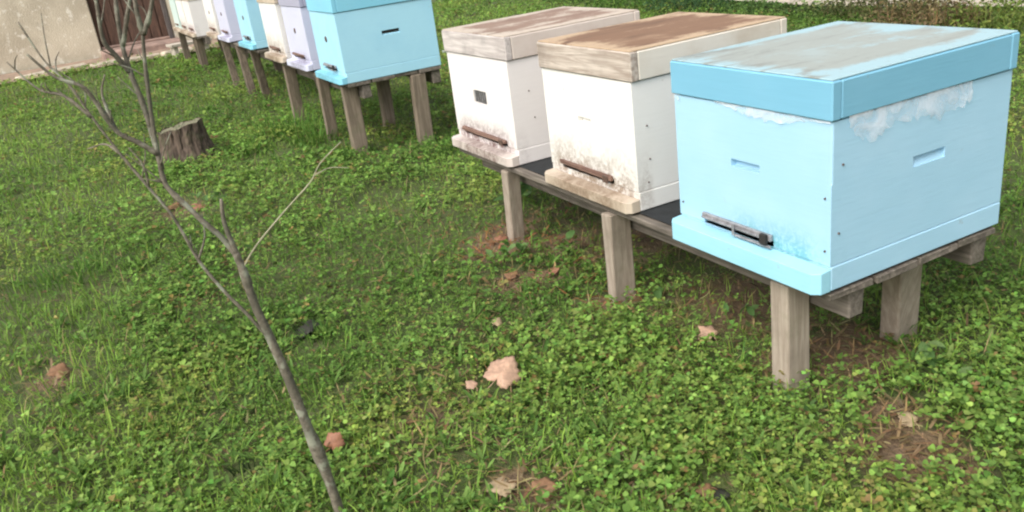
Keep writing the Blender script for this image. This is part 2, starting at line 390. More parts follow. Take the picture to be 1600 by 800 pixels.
def hive_body(name, mat, parent, front, right, left=(), w=W):
    bm = bmesh.new(); z0, z1 = HF + 0.0015, HF + HB - 0.002; h = z1 - z0
    face_with_holes(bm, (-w / 2, -D / 2, z0), (1, 0, 0), (0, 0, 1), (0, -1, 0), w, h, front)
    face_with_holes(bm, (w / 2, -D / 2, z0), (0, 1, 0), (0, 0, 1), (1, 0, 0), D, h, right)
    face_with_holes(bm, (-w / 2, -D / 2, z0), (0, 1, 0), (0, 0, 1), (-1, 0, 0), D, h, left)
    face_with_holes(bm, (-w / 2, D / 2, z0), (1, 0, 0), (0, 0, 1), (0, 1, 0), w, h, [])
    face_with_holes(bm, (-w / 2, -D / 2, z0), (1, 0, 0), (0, 1, 0), (0, 0, -1), w, D, [])
    face_with_holes(bm, (-w / 2, -D / 2, z1), (1, 0, 0), (0, 1, 0), (0, 0, 1), w, D, [])
    bmesh.ops.remove_doubles(bm, verts=bm.verts, dist=1e-5)
    ed = [e for e in bm.edges if abs(e.verts[0].co.z - e.verts[1].co.z) > 0.001 and all(abs(abs(v.co.x) - w / 2) < 1e-4 and abs(abs(v.co.y) - D / 2) < 1e-4 for v in e.verts)]
    bmesh.ops.bevel(bm, geom=ed, offset=0.0035, segments=2, affect='EDGES', profile=0.5)
    return bm_obj(name, bm, mat, parent)

def floor_board(parent, mat, mbody, w=W, front=0.034, ch=0.012, fh=0.040):
    box('floor_board', (-w / 2 - 0.001, w / 2 + 0.001, -D / 2 + 0.0015, D / 2 + 0.001, 0.0, HF), mbody, parent, 0.002)
    bm = bmesh.new(); y0 = -D / 2 - front; y1 = -D / 2 + 0.001
    prof = [(-w / 2 + ch, y0), (w / 2 - ch, y0), (w / 2 + 0.001, y0 + ch), (w / 2 + 0.001, y1), (-w / 2 - 0.001, y1), (-w / 2 - 0.001, y0 + ch)]
    lo = [bm.verts.new((x, y, 0)) for x, y in prof]; hi = [bm.verts.new((x, y, fh + 0.003 * (y - y0) / front)) for x, y in prof]
    bm.faces.new(lo); bm.faces.new(hi)
    for i in range(6): bm.faces.new((lo[i], lo[(i + 1) % 6], hi[(i + 1) % 6], hi[i]))
    bmesh.ops.bevel(bm, geom=bm.edges[:], offset=0.0015, segments=2, affect='EDGES', profile=0.5)
    return bm_obj('landing_board', bm, mat, parent)

def nail(parent, p, ax):
    bm = bmesh.new(); bmesh.ops.create_cone(bm, cap_ends=True, segments=8, radius1=0.0023, radius2=0.0017, depth=0.003)
    o = bm_obj('nail', bm, m_nail, parent); o.location = p
    o.rotation_euler = (math.pi / 2, 0, 0) if ax == 'y' else (0, math.pi / 2, 0)
    return o

def film(parent, pts, n, drop, out, axis, seed):
    """crumpled sheet hanging out from under the lid; pts = (start, end) along axis"""
    r = random.Random(seed); bm = bmesh.new(); rows = []; zt = HF + HB + 0.002; k = 6
    for i in range(n + 1):
        t = i / n; s = pts[0] + (pts[1] - pts[0]) * t; dp = drop(t) * r.uniform(0.8, 1.15); row = []
        for j in range(k + 1):
            f = j / k; q = out * (0.35 + 0.45 * f * r.random() + 0.3 * math.sin(t * 17 + f * 4) * f) + 0.001; q = max(q, 0.0016)
            z = zt - dp * f
            row.append(bm.verts.new((s + r.uniform(-.002, .002), -D / 2 - q, z) if axis == 'x' else (W / 2 + q, s + r.uniform(-.002, .002), z)))
        rows.append(row)
    for i in range(n):
        for j in range(k): bm.faces.new((rows[i][j], rows[i + 1][j], rows[i + 1][j + 1], rows[i][j + 1]))
    o = bm_obj('plastic_film', bm, m_film, parent, True)
    return o

def lid(parent, m_front, m_side, m_top, rim=0.010, ov=0.005, h=HL, w=W, warp=0.0):
    z0 = HF + HB; z1 = z0 + h; x = w / 2 + ov; y = D / 2 + ov; t = 0.022
    L = box('lid', (-x + t, x - t, -y + t, y - t, z0 + 0.001, z1 - 0.004), m_side, parent, 0.0)       # inner tray
    box('front_board', (-x, x, -y, -y + t - 0.0005, z0, z1 - 0.002), m_front, L, 0.0025, warp)
    box('back_board', (-x, x, y - t + 0.0005, y, z0, z1 - 0.002), m_side, L, 0.0025)
    for s in (-1, 1):
        a, b = sorted((s * x * 0.9985, s * (x - t + 0.0005)))
        box('side_board', (a, b, -y + t, y - t, z0 + 0.0005, z1 - 0.0025), m_side, L, 0.0025)
    box('top_panel', (-x + rim * 0.3, x - rim * 0.3, -y + rim * 0.3, y - rim * 0.3, z1 - 0.0018, z1 + 0.0012), m_top, L, 0.001)
    return L

def reducer(parent, x0, x1, mat, kind):
    y = -D / 2; z = HF + 0.0015
    if kind == 'metal':
        o = box('entrance_reducer', (x0, x1, y - 0.009, y - 0.001, z + 0.011, z + 0.024), mat, parent, 0.0015)
        box('slide_rail', (x0 + 0.003, x1 - 0.035, y - 0.013, y - 0.0095, z + 0.0135, z + 0.018), mat, o, 0.001)
        box('stop_pin', (x0 + 0.098, x0 + 0.104, y - 0.017, y - 0.0137, z + 0.002, z + 0.026), mat, o, 0.001)
        box('end_clip', (x1 - 0.021, x1 - 0.005, y - 0.018, y - 0.0095, z + 0.005, z + 0.026), m_dark, o, 0.0015)
        box('lower_rail', (x0 + 0.10, x1 + 0.002, y - 0.013, y - 0.008, z - 0.001, z + 0.004), mat, o, 0.001)
    else:
        o = box('entrance_reducer', (x0, x1, y - 0.011, y - 0.001, z + 0.009, z + 0.021), mat, parent, 0.002, 0.0015)
        box('end_clip', (x1 - 0.03, x1 - 0.008, y - 0.016, y - 0.0115, z + 0.003, z + 0.022), m_nail, o, 0.0015)
    return o

def hive(xr, y, zf, label, body, lidf, lids, top, floor=None, w=W, hand=None, side_hand=True, ent=(0.08, 0.28), red='wood', vent=None, nails=(), rz=0.0, hole=False, fh=0.027):
    H = tag(empty('beehive', (xr - w / 2, y + D / 2, zf), rz), label, 'beehive', 'beehives in the row')
    fb = floor_board(H, floor or body, body, w, fh=fh)
    fr = [(ent[0], ent[1], 0.0, 0.011, 0.03, 0.0)]
    if hand: fr.append((*hand, 0.018, 0.35))
    if vent: fr.append((*vent, 0.012, 0.0))
    rt = [(0.20, 0.285, 0.132, 0.152, 0.014, 0.75)] if side_hand else []
    hive_body('body', body, H, fr, rt, rt, w)
    LD = lid(H, lidf, lids, top, w=w); LD.rotation_euler = (0, 0, rnd.uniform(-0.009, 0.009))
    if vent:
        u0, u1, v0, v1 = vent; n = 6
        vo = box('vent', (-w / 2 + u0 + .001, -w / 2 + u1 - .001, -D / 2 + 0.006, -D / 2 + 0.009, HF + v0 + .0025, HF + v1), m_vent, H, 0)
        for i in range(n):
            xx = -w / 2 + u0 + (i + 0.5) * (u1 - u0) / n
            box('wire', (xx - 0.0016, xx + 0.0016, -D / 2 + 0.002, -D / 2 + 0.0055, HF + v0 + .003, HF + v1), m_grey_metal, vo, 0)
    if hole:
        bm = bmesh.new(); bmesh.ops.create_cone(bm, cap_ends=True, segments=14, radius1=0.013, radius2=0.013, depth=0.004)
        o = bm_obj('vent_plug', bm, m_nail, H); o.location = (0.0, -D / 2 - 0.0015, HF + 0.14); o.rotation_euler = (math.pi / 2, 0, 0)
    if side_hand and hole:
        box('slot_shade', (w / 2 - 0.0125, w / 2 - 0.0035, -D / 2 + 0.202, -D / 2 + 0.283, HF + 0.141, HF + 0.1525), m_dark, H, 0)  # dark insert stands in for the shade inside the hand slot
    if red: reducer(H, -w / 2 + ent[0], -w / 2 + ent[1], m_grey_metal if red == 'metal' else m_brown_bar, red)
    for ax, a, z in nails:
        nail(H, (a - w / 2, -D / 2 - 0.001, HF + z) if ax == 'y' else (w / 2 + 0.001, a - D / 2, HF + z), ax)
    return H

# paints
p_b1 = paint_mat('light_blue_paint', BLUE, (0.44, 0.64, 0.77), 1, wear=0.35, grime=0.95, grime_col=(0.10, 0.34, 0.37), grime_h=0.075, grime_x=(-0.05, 0.17))
p_b1l = paint_mat('sky_blue_paint', BLUE_D, (0.225, 0.465, 0.60), 2, wear=0.3)
p_b1f = paint_mat('pale_cyan_paint', (0.30, 0.60, 0.72), (0.38, 0.66, 0.76), 3, wear=0.4)
p_w = paint_mat('cream_white_paint', (0.80, 0.78, 0.74), (0.74, 0.70, 0.63), 4, wear=0.3, grime=0.90, grime_col=(0.22, 0.145, 0.09), grime_h=0.13, grime_x=(-0.20, 0.19))
p_w1 = paint_mat('pinkish_white_paint', (0.79, 0.745, 0.72), (0.72, 0.66, 0.63), 5, wear=0.3, grime=1.0, grime_col=(0.13, 0.055, 0.05), grime_h=0.085, grime_x=(-0.20, 0.18))
p_wf = paint_mat('dirty_white_paint', (0.56, 0.47, 0.37), (0.33, 0.24, 0.165), 6, wear=0.95, grime=0.7, grime_col=(0.16, 0.10, 0.06), grime_x=(-0.15, 0.16))
p_w1f = paint_mat('dusty_white_paint', (0.60, 0.53, 0.48), (0.38, 0.28, 0.25), 6.6, wear=0.9, grime=0.75, grime_col=(0.11, 0.045, 0.04), grime_x=(-0.15, 0.15))
p_ws = paint_mat('cream_lid_paint', (0.68, 0.625, 0.54), (0.50, 0.41, 0.31), 7, wear=0.8)
p_w1s = paint_mat('blush_lid_paint', (0.62, 0.54, 0.48), (0.50, 0.40, 0.34), 7.5, wear=0.8)
p_lidw = wood_mat('bare_lid_wood', (0.32, 0.255, 0.205), (0.63, 0.55, 0.47), 9, 'x')
p_lidw1 = wood_mat('bare_grey_lid_wood', (0.38, 0.33, 0.31), (0.64, 0.585, 0.545), 12, 'x')
p_lav = paint_mat('lavender_paint', (0.58, 0.59, 0.72), (0.62, 0.62, 0.72), 8, wear=0.3, grime=0.7, grime_col=(0.16, 0.13, 0.19), grime_h=0.05, grime_x=(-0.10, 0.17))
p_lavl = paint_mat('grey_lavender_paint', (0.36, 0.36, 0.46), (0.42, 0.41, 0.47), 8.5, wear=0.5)
p_b2 = paint_mat('cyan_blue_paint', (0.38, 0.67, 0.80), (0.30, 0.58, 0.74), 10, wear=0.5, grime=0.5, grime_col=(0.12, 0.30, 0.33), grime_h=0.05)
p_cy = paint_mat('turquoise_paint', (0.22, 0.55, 0.70), (0.28, 0.60, 0.72), 13, wear=0.4, grime=0.5, grime_col=(0.08, 0.24, 0.25), grime_h=0.04)
p_mint = paint_mat('mint_paint', (0.55, 0.68, 0.63), (0.62, 0.70, 0.66), 14, wear=0.4)
t_b1 = top_mat('faded_blue_top', (0.33, 0.475, 0.51), (0.31, 0.315, 0.275), 1.0, 0.85)
t_w2 = top_mat('rusty_brown_top', (0.46, 0.33, 0.21), (0.21, 0.115, 0.062), 3.0, 1.0)
t_w1 = top_mat('dusty_brown_top', (0.50, 0.42, 0.34), (0.24, 0.15, 0.105), 5.0, 0.95)

B1 = hive(0.0, 0.0, 0.270, 'light blue hive with sky blue lid, nearest and largest at the right', p_b1, p_b1l, p_b1l, t_b1, p_b1f,
          hand=(0.164, 0.240, 0.137, 0.152), ent=(0.080, 0.275), red='metal', fh=0.040,
          nails=(('x', 0.025, 0.182), ('x', 0.018, 0.06), ('y', 0.397, 0.125), ('y', 0.398, 0.028), ('y', 0.012, 0.03)))
film(B1, (-0.195, 0.115), 40, lambda t: 0.022 + 0.045 * min(1, 6 * t) * (1 - 0.45 * t) * (0.7 + 0.3 * math.sin(t * 9 + 1)), 0.005, 'y', 3)
film(B1, (-0.08, 0.205), 34, lambda t: 0.006 + 0.016 * math.sin(math.pi * min(1, t * 1.05)) ** 2, 0.004, 'x', 5)
film(B1, (-0.205, -0.185), 6, lambda t: 0.014, 0.004, 'x', 9)
hive(-0.5905, 0.021, 0.270, 'cream white hive with rusty brown lid top in the middle of the near three', p_w, p_lidw, p_ws, t_w2, p_wf, w=0.400,
     hand=(0.160, 0.218, 0.136, 0.150), side_hand=False, ent=(0.06, 0.30), nails=(('x', 0.035, 0.155), ('x', 0.038, 0.075), ('x', 0.03, 0.02)))
W1 = hive(-1.1874, 0.019, 0.270, 'pinkish white hive with dark grille vent, leftmost of the near three', p_w1, p_lidw1, p_w1s, t_w1, p_w1f, w=0.420,
     vent=(0.165, 0.255, 0.112, 0.152), side_hand=False, ent=(0.06, 0.36), nails=(('x', 0.06, 0.165), ('x', 0.07, 0.085)))
film(W1, (-0.236, -0.19), 6, lambda t: 0.008, 0.004, 'x', 12)
hive(-2.745, 0.0, 0.355, 'cyan blue hive with a dark slot in its side, nearest on the second stand', p_b2, p_cy, p_cy, t_b1, p_cy, ent=(0.10, 0.29), red='metal', hole=True)
hive(-3.305, 0.0, 0.366, 'lavender hive between the cyan blue hive and a white hive', p_lav, p_lavl, p_lavl, t_w1, p_lav, ent=(0.08, 0.30), hole=True)
hive(-3.745, -0.02, 0.376, 'white hive at the far end of the second stand', p_w, p_wf, p_ws, t_w2, p_wf, ent=(0.08, 0.30), side_hand=False)
hive(-4.617, 0.0, 0.384, 'turquoise hive, nearest on the third stand', p_b2, p_cy, p_cy, t_b1, p_cy, ent=(0.10, 0.29), red='metal', hole=True)
hive(-5.415, 0.0, 0.382, 'pale lavender hive in the middle of the third stand', p_lav, p_lavl, p_lavl, t_w1, p_lav, ent=(0.08, 0.30), hole=True)
hive(-5.95, 0.0, 0.378, 'white hive at the far end of the third stand', p_w, p_wf, p_ws, t_w2, p_wf, ent=(0.08, 0.30), hole=True)
hive(-7.20, 0.0, 0.318, 'white hive, nearest on the farthest stand by the door', p_w1, p_wf, p_ws, t_w1, p_wf, ent=(0.08, 0.30))
hive(-7.66, 0.0, 0.318, 'white hive in the middle of the farthest stand', p_w, p_wf, p_ws, t_w2, p_wf, ent=(0.08, 0.30))
hive(-8.16, 0.0, 0.318, 'pale mint green hive, farthest of all the hives', p_mint, p_mint, p_mint, t_b1, p_wf, ent=(0.08, 0.30))

# ------------------------------------------------------------------ stands
m_tarp = plain_mat('dark_roofing_felt', (0.014, 0.016, 0.017), 0.85, 30, 0.4)
def stand(x0, x1, ztop, legs, label, mleg, y0=-0.002, y1=0.46, felt=False, npl=4):
    t = tag(empty('hive_stand', ((x0 + x1) / 2, 0.22, 0)), label, 'stand', 'wooden hive stands')
    cx, cy = (x0 + x1) / 2, 0.22; th = 0.015; zt = ztop - (0.006 if felt else 0.002)
    wd = (y1 - y0) / npl
    for i in range(npl):
        a = y0 + i * wd
        e0, e1 = (rnd.uniform(-0.005, 0.02), rnd.uniform(-0.012, 0.006))
        box('plank', (x0 - cx + e0, x1 - cx + e1, a - cy + 0.003, a + wd - cy - 0.003, zt - th, zt), m_plank, t, 0.002, 0.0015)
    if felt:
        box('roofing_felt', (x0 - cx + 0.01, x1 - cx - 0.004, y0 - cy + 0.022, y1 - cy - 0.004, zt + 0.0015, zt + 0.0045), m_tarp, t, 0.001)
    for a in (0.064, 0.41):
        box('rail', (x0 - cx + 0.03, x1 - cx - 0.012, a - cy, a - cy + 0.042, zt - th - 0.062, zt - th - 0.002), m_plank, t, 0.003, 0.002)
    for (lx, ly, tx, ty, sx, sy) in legs:       # foot xy, head xy, section
        bm = bmesh.new(); ht = zt - th - 0.003
        vs = []
        for (px_, py_, z) in ((lx, ly, -0.06), (tx, ty, ht)):
            vs.append([bm.verts.new((px_ + a * sx / 2 - cx + rnd.uniform(-.002, .002), py_ + b * sy / 2 - cy + rnd.uniform(-.002, .002), z)) for a, b in ((-1, -1), (1, -1), (1, 1), (-1, 1))])
        bm.faces.new(vs[0][::-1]); bm.faces.new(vs[1])
        for i in range(4): bm.faces.new((vs[0][i], vs[0][(i + 1) % 4], vs[1][(i + 1) % 4], vs[1][i]))
        bmesh.ops.bevel(bm, geom=bm.edges[:], offset=0.004, segments=2, affect='EDGES', profile=0.5)
        bm_obj('leg', bm, mleg, t)
    return t
stand(-1.585, -0.002, 0.270, [(-0.124, 0.034, -0.121, 0.026, 0.046, 0.058), (-0.712, 0.030, -0.694, 0.022, 0.034, 0.066), (-1.296, 0.028, -1.252, 0.018, 0.036, 0.046),
       (-0.155, 0.385, -0.085, 0.30, 0.045, 0.07), (-0.90, 0.42, -0.90, 0.36, 0.05, 0.06), (-1.45, 0.42, -1.45, 0.36, 0.05, 0.06)],
      'weathered plank stand on square posts under the near three hives', m_leg, felt=True)
stand(-4.22, -2.74, 0.3545, [(-2.84, 0.028, -2.83, 0.026, 0.05, 0.07), (-3.30, 0.03, -3.27, 0.026, 0.035, 0.055), (-3.99, 0.03, -3.95, 0.026, 0.05, 0.06),
       (-3.33, 0.35, -3.33, 0.36, 0.05, 0.06), (-2.77, 0.33, -2.765, 0.34, 0.045, 0.07), (-4.1, 0.42, -4.1, 0.38, 0.05, 0.06)],
      'plank stand on posts under the cyan, lavender and white hives', m_leg_mid)
stand(-6.42, -4.60, 0.376, [(-5.84, 0.03, -5.98, 0.03, 0.05, 0.05), (-5.22, 0.02, -5.36, 0.026, 0.05, 0.05), (-4.98, 0.07, -4.9, 0.03, 0.05, 0.05), (-4.8, 0.42, -4.8, 0.36, 0.05, 0.06), (-6.0, 0.42, -6.0, 0.36, 0.05, 0.06)],
      'stand on dark thin posts under the turquoise hive', m_leg_dark)
stand(-8.64, -7.18, 0.3175, [(-7.36, 0.03, -7.36, 0.03, 0.06, 0.06), (-7.62, 0.05, -7.6, 0.04, 0.06, 0.06), (-8.5, 0.03, -8.5, 0.03, 0.06, 0.06), (-7.4, 0.42, -7.4, 0.38, 0.06, 0.06), (-8.5, 0.42, -8.5, 0.38, 0.06, 0.06)],
      'farthest hive stand, on short dark posts near the plank door', m_leg_dark)

# ------------------------------------------------------------------ stump
def stump():
    t = tag(empty('tree_stump', (-3.60, -0.66, 0)), 'old tree stump with furrowed grey bark standing in the grass', 'stump')
    bm = bmesh.new(); n = 72; rows = []
    for j in range(13):
        f = j / 12; row = []
        for k in range(n):
            a = 2 * math.pi * k / n
            r = 0.112 + 0.050 * (1 - f) ** 2.2 + 0.030 * (1 - f) ** 3 * (0.5 + 0.5 * math.sin(a * 5 + 0.7))
            fur = abs(math.sin(a * 8.5 + 1.3 * math.sin(f * 3 + a * 2))) ** 0.6
            r += 0.013 * (fur - 0.7) + rnd.uniform(-0.0025, 0.0025)
            z = -0.03 + f * (0.215 + 0.018 * math.cos(a - 1.1) + 0.004 * math.sin(a * 7))
            row.append(bm.verts.new((r * math.cos(a), r * math.sin(a), z)))
        rows.append(row)
    for j in range(12):
        for k in range(n): bm.faces.new((rows[j][k], rows[j][(k + 1) % n], rows[j + 1][(k + 1) % n], rows[j + 1][k]))
    m = wood_mat('stump_bark', (0.035, 0.023, 0.015), (0.15, 0.105, 0.075), 5, 'z', 0.30)
    top = [v.co.copy() for v in rows[-1]]
    bm_obj('bark', bm, m, t)
    bm = bmesh.new(); c0 = Vector((0, 0, 0.172)); rings = []
    for f in (1.0, 0.86, 0.6, 0.3):
        rings.append([bm.verts.new(c0 + (p * 0.985 - c0) * f + Vector((0, 0, (1 - f) * -0.012 + rnd.uniform(-.004, .004)))) for p in top])
    for a, b in zip(rings, rings[1:]):
        for k in range(n): bm.faces.new((a[k], a[(k + 1) % n], b[(k + 1) % n], b[k]))
    bm.faces.new(rings[-1])
    bm_obj('cut_top', bm, wood_mat('mossy_cut_wood', (0.11, 0.105, 0.06), (0.22, 0.20, 0.13), 7, 'z', 0.75), t)
stump()

# ------------------------------------------------------------------ bare sapling
def bark_mat():
    a = NT('sapling_bark'); v = a.coords('Object'); n = a.noise(v, 95, 5, 0.7); n2 = a.noise(v, 28, 4, 0.6); n3 = a.noise(v, 12, 3)
    c = a.mix(a.rng(n, 0.3, 0.7), (0.085, 0.070, 0.050), (0.215, 0.185, 0.135)); c = a.mix(a.rng(n2, 0.52, 0.62, 0, 0.75), c, (0.30, 0.31, 0.23)); c = a.mix(a.rng(n3, 0.5, 0.65, 0, 0.6), c, (0.06, 0.055, 0.035))
    a.bsdf(c, 0.8, n, 0.8, 0.003); return a.m
m_bark = bark_mat()
m_twig = wood_mat('pale_twig', (0.26, 0.24, 0.15), (0.42, 0.39, 0.26), 3, 'z', 0.2, 0.7)
BR = {
 'trunk': ([(-.300, -.862, -.04), (-.301, -.864, 0), (-.304, -.87, .094), (-.309, -.882, .201), (-.314, -.892, .296), (-.319, -.903, .372), (-.324, -.912, .434), (-.326, -.916, .491), (-.327, -.92, .524)], .0098, .0056),
 'stub': ([(-.325, -.914, .487), (-.329, -.924, .57), (-.327, -.92, .612)], .0046, .0024),
 'leader': ([(-.327, -.92, .520), (-.334, -.934, .553), (-.343, -.952, .58), (-.351, -.969, .61), (-.357, -.983, .633), (-.36, -.989, .654), (-.359, -.986, .695), (-.356, -.981, .745), (-.353, -.974, .795), (-.351, -.97, .822), (-.348, -.962, .865)], .0045, .0024),
 'fork_a': ([(-.348, -.962, .862), (-.342, -.95, .881), (-.335, -.936, .913), (-.329, -.923, .953), (-.325, -.915, 1.02)], .0038, .0015),
 'fork_b': ([(-.348, -.962, .862), (-.347, -.962, .891), (-.346, -.959, .917), (-.343, -.953, .958), (-.338, -.95, 1.05)], .0038, .0015),
 'low': ([(-.319, -.903, .368), (-.331, -.927, .42), (-.342, -.95, .463), (-.353, -.973, .52), (-.36, -.989, .59), (-.37, -1.011, .644), (-.382, -1.035, .7), (-.392, -1.057, .76), (-.4, -1.073, .809), (-.409, -1.093, .844), (-.42, -1.11, .90)], .0031, .0011),
 'mid': ([(-.359, -.986, .692), (-.36, -1.008, .715), (-.361, -1.031, .736), (-.359, -1.046, .782), (-.355, -1.057, .807), (-.36, -1.086, .825), (-.36, -1.11, .86)], .0042, .0016),
 'thick': ([(-.359, -.987, .668), (-.37, -.986, .758), (-.383, -.99, .812), (-.393, -.989, .858), (-.401, -.981, .91), (-.408, -.972, .953), (-.41, -.965, 1.06)], .0040, .0020),
 'thick_b': ([(-.383, -.990, .810), (-.378, -1.004, .84), (-.374, -1.013, .864), (-.369, -1.007, .925), (-.367, -1.01, 1.0)], .0040, .0016),
 'thick_c': ([(-.391, -.989, .848), (-.38, -.975, .884), (-.37, -.96, .924), (-.365, -.95, .99)], .0036, .0015),
 'tw1': ([(-.361, -1.031, .735), (-.382, -1.035, .786), (-.377, -1.024, .815)], .0024, .0010),
 'tw2': ([(-.392, -1.057, .758), (-.405, -1.083, .793), (-.419, -1.112, .807), (-.43, -1.14, .85)], .0026, .0010),
 'tw4': ([(-.353, -.973, .52), (-.35, -.955, .555), (-.352, -.95, .59)], .0020, .0009),
 'tw5': ([(-.382, -1.035, .7), (-.40, -1.05, .715), (-.41, -1.075, .712)], .0020, .0009),
 'tw6': ([(-.37, -1.011, .644), (-.36, -1.01, .68), (-.362, -1.022, .71)], .0020, .0009),
}
sap = tag(empty('bare_sapling', (-0.301, -0.864, 0)), 'bare leafless sapling with thin forking branches in the left foreground', 'sapling')
def sp(pts): return [Vector(p) - Vector((-0.301, -0.864, 0)) for p in pts]
for k, (pts, r0, r1) in BR.items():
    tube('trunk' if k == 'trunk' else 'branch', sp(pts), r0, r1, m_bark, sap, 10, 5, 0.06, [(rnd.random(), 0.22) for _ in range(3)])
# fine side twigs and buds
tr_ = random.Random(21)
for k in ('leader', 'low', 'mid', 'thick', 'thick_b', 'thick_c', 'fork_a', 'fork_b', 'tw2', 'trunk'):
    P = catmull(BR[k][0], 4)
    for q in range({'low': 7, 'leader': 6, 'thick': 6, 'trunk': 2}.get(k, 4)):
        i = tr_.randrange(len(P) // (2 if k == 'trunk' else 5) if k != 'trunk' else len(P) * 2 // 3, len(P) - 1); d_ = (P[i + 1] - P[i]).normalized()
        sd = Vector((tr_.uniform(-1, 1), tr_.uniform(-1, 1), tr_.uniform(-.2, .8))).normalized(); L_ = tr_.uniform(.02, .075) if k != 'trunk' else .012
        e = P[i] + (d_ * .6 + sd * .7) * L_
        tube('twig', sp([P[i], (P[i] + e) / 2 + Vector((tr_.uniform(-.004, .004), tr_.uniform(-.004, .004), .003)), e]), .0013, .0006, m_bark, sap, 5, 3)
tw = [(-.328, -.921, .489), (-.313, -.89, .53), (-.289, -.839, .58), (-.269, -.796, .619), (-.26, -.777, .646), (-.244, -.744, .674)]
tube('twig', sp(tw), .0016, .0007, m_twig, sap, 6, 4, 0.05)
tube('twig', sp([(-.266, -.79, .628), (-.255, -.766, .637), (-.243, -.74, .633)]), .0011, .0006, m_twig, sap, 6, 4)

# ------------------------------------------------------------------ vegetation as real leaf geometry
class Leaves:
    def __init__(s): s.v = []; s.f4 = []; s.f3 = []; s.c = []; s.n = 0
    def frame(s, yaw, pitch, roll):
        cy, sy = np.cos(yaw), np.sin(yaw); cp, spp = np.cos(pitch), np.sin(pitch)
        A = np.stack([cy * cp, sy * cp, spp], -1)                    # along
        B0 = np.stack([-sy, cy, np.zeros_like(cy)], -1); Nn = np.cross(A, B0)
        B = B0 * np.cos(roll)[:, None] + Nn * np.sin(roll)[:, None]
        return A, B, np.cross(A, B)
    def leaf(s, P, yaw, pitch, roll, L, Wd, col, fold=0.25, tip=0.92, prof=(0.36, 0.70, 0.8)):
        """oval leaf folded on its midrib: base, 2 left, tip, 2 right"""
        A, B, N = s.frame(yaw, pitch, roll); L = L[:, None]; Wd = Wd[:, None]; a, b, wq = prof
        V = [P, P + A * L * a + B * Wd * 0.42 + N * Wd * fold, P + A * L * b + B * Wd * 0.5 * wq + N * Wd * fold * wq, P + A * L * tip,
             P + A * L * b - B * Wd * 0.5 * wq + N * Wd * fold * wq, P + A * L * a - B * Wd * 0.42 + N * Wd * fold]
        n = len(P); s.v.append(np.stack(V, 1).reshape(-1, 3)); i = s.n + np.arange(n) * 6
        s.f4.append(np.stack([i, i + 3, i + 2, i + 1], -1)); s.f4.append(np.stack([i, i + 5, i + 4, i + 3], -1))
        s.c.append(np.repeat(col, 6, 0)); s.n += n * 6
    def blade(s, P, yaw, lean, L, Wd, col, curl):
        h = np.stack([np.cos(yaw), np.sin(yaw), 0 * yaw], -1); sd = np.stack([-np.sin(yaw), np.cos(yaw), 0 * yaw], -1)
        pts = [P]; ang = lean.copy(); cur = P
        for k in range(3):
            cur = cur + (h * np.sin(ang)[:, None] + np.array([0, 0, 1.0]) * np.cos(ang)[:, None]) * (L / 3)[:, None]
            pts.append(cur); ang = ang + curl
        V = []
        for k, wv in enumerate((0.7, 1.0, 0.75)): V += [pts[k] - sd * (Wd * wv / 2)[:, None], pts[k] + sd * (Wd * wv / 2)[:, None]]
        V.append(pts[3]); n = len(P); s.v.append(np.stack(V, 1).reshape(-1, 3)); i = s.n + np.arange(n) * 7
        s.f4.append(np.stack([i, i + 1, i + 3, i + 2], -1)); s.f4.append(np.stack([i + 2, i + 3, i + 5, i + 4], -1)); s.f3.append(np.stack([i + 4, i + 5, i + 6], -1))
        s.c.append(np.repeat(col, 7, 0)); s.n += n * 7
    def mesh(s, name):
        V = np.concatenate(s.v); C = np.concatenate(s.c); f4 = np.concatenate(s.f4) if s.f4 else np.zeros((0, 4), int); f3 = np.concatenate(s.f3) if s.f3 else np.zeros((0, 3), int)
        me = bpy.data.meshes.new(name); me.vertices.add(len(V)); me.vertices.foreach_set('co', V.astype(np.float32).ravel())
        nl = len(f4) * 4 + len(f3) * 3; me.loops.add(nl); me.loops.foreach_set('vertex_index', np.concatenate([f4.ravel(), f3.ravel()]).astype(np.int32))
        me.polygons.add(len(f4) + len(f3))
        st = np.concatenate([np.arange(len(f4)) * 4, len(f4) * 4 + np.arange(len(f3)) * 3]).astype(np.int32)
        me.polygons.foreach_set('loop_start', st)
        me.update(calc_edges=True)
        at = me.attributes.new('col', 'FLOAT_COLOR', 'POINT')
        at.data.foreach_set('color', np.concatenate([C, np.ones((len(C), 1))], 1).astype(np.float32).ravel())
        me.validate(); return me

C0 = np.array([CAM.x, CAM.y]); YAW = math.atan2(CD.y, CD.x)
def scatter(n, r0, r1, half=0.92, p=0.5):
    u = rng.random(n); a, b = r0 ** p, r1 ** p
    r = (a + u * (b - a)) ** (1 / p); th = YAW + rng.uniform(-half, half, n)
    return C0[0] + r * np.cos(th), C0[1] + r * np.sin(th), r

def blocked(x, y):
    k = ((x > -10.7) & (x < -9.5) & (y < 1.0)) | ((x + 3.60) ** 2 + (y + .66) ** 2 < .12 ** 2)
    path_edge = 4.28 + 0.22 * (vnoise(x, y, 0.5, 2) - .5) + np.clip(-(x + 5.4), 0, 9) * 0.21 + np.clip(x + 3.9, 0, 9) * 0.1
    return k | ((y > path_edge) & (rng.random(len(x)) > 0.10))
def cmix(a, b, t): return np.asarray(a)[None] * (1 - t[:, None]) + np.asarray(b)[None] * t[:, None]
def jitter(col, s):
    n = len(col); return np.clip(col * (1 + rng.normal(0, s, (n, 1))) * (1 + rng.normal(0, s * 0.3, (n, 3))), 0.004, 1)
def tone(x, y):
    t = np.clip(0.5 + 1.6 * (vnoise(x, y, 0.9, 1) - .5) + 0.8 * (vnoise(x, y, 0.25, 4) - .5), 0, 1)
    return t
G_DARK, G_LITE, G_YEL, STRAW, BROWN = (0.102, 0.196, 0.038), (0.245, 0.39, 0.084), (0.32, 0.365, 0.085), (0.36, 0.29, 0.135), (0.19, 0.115, 0.06)

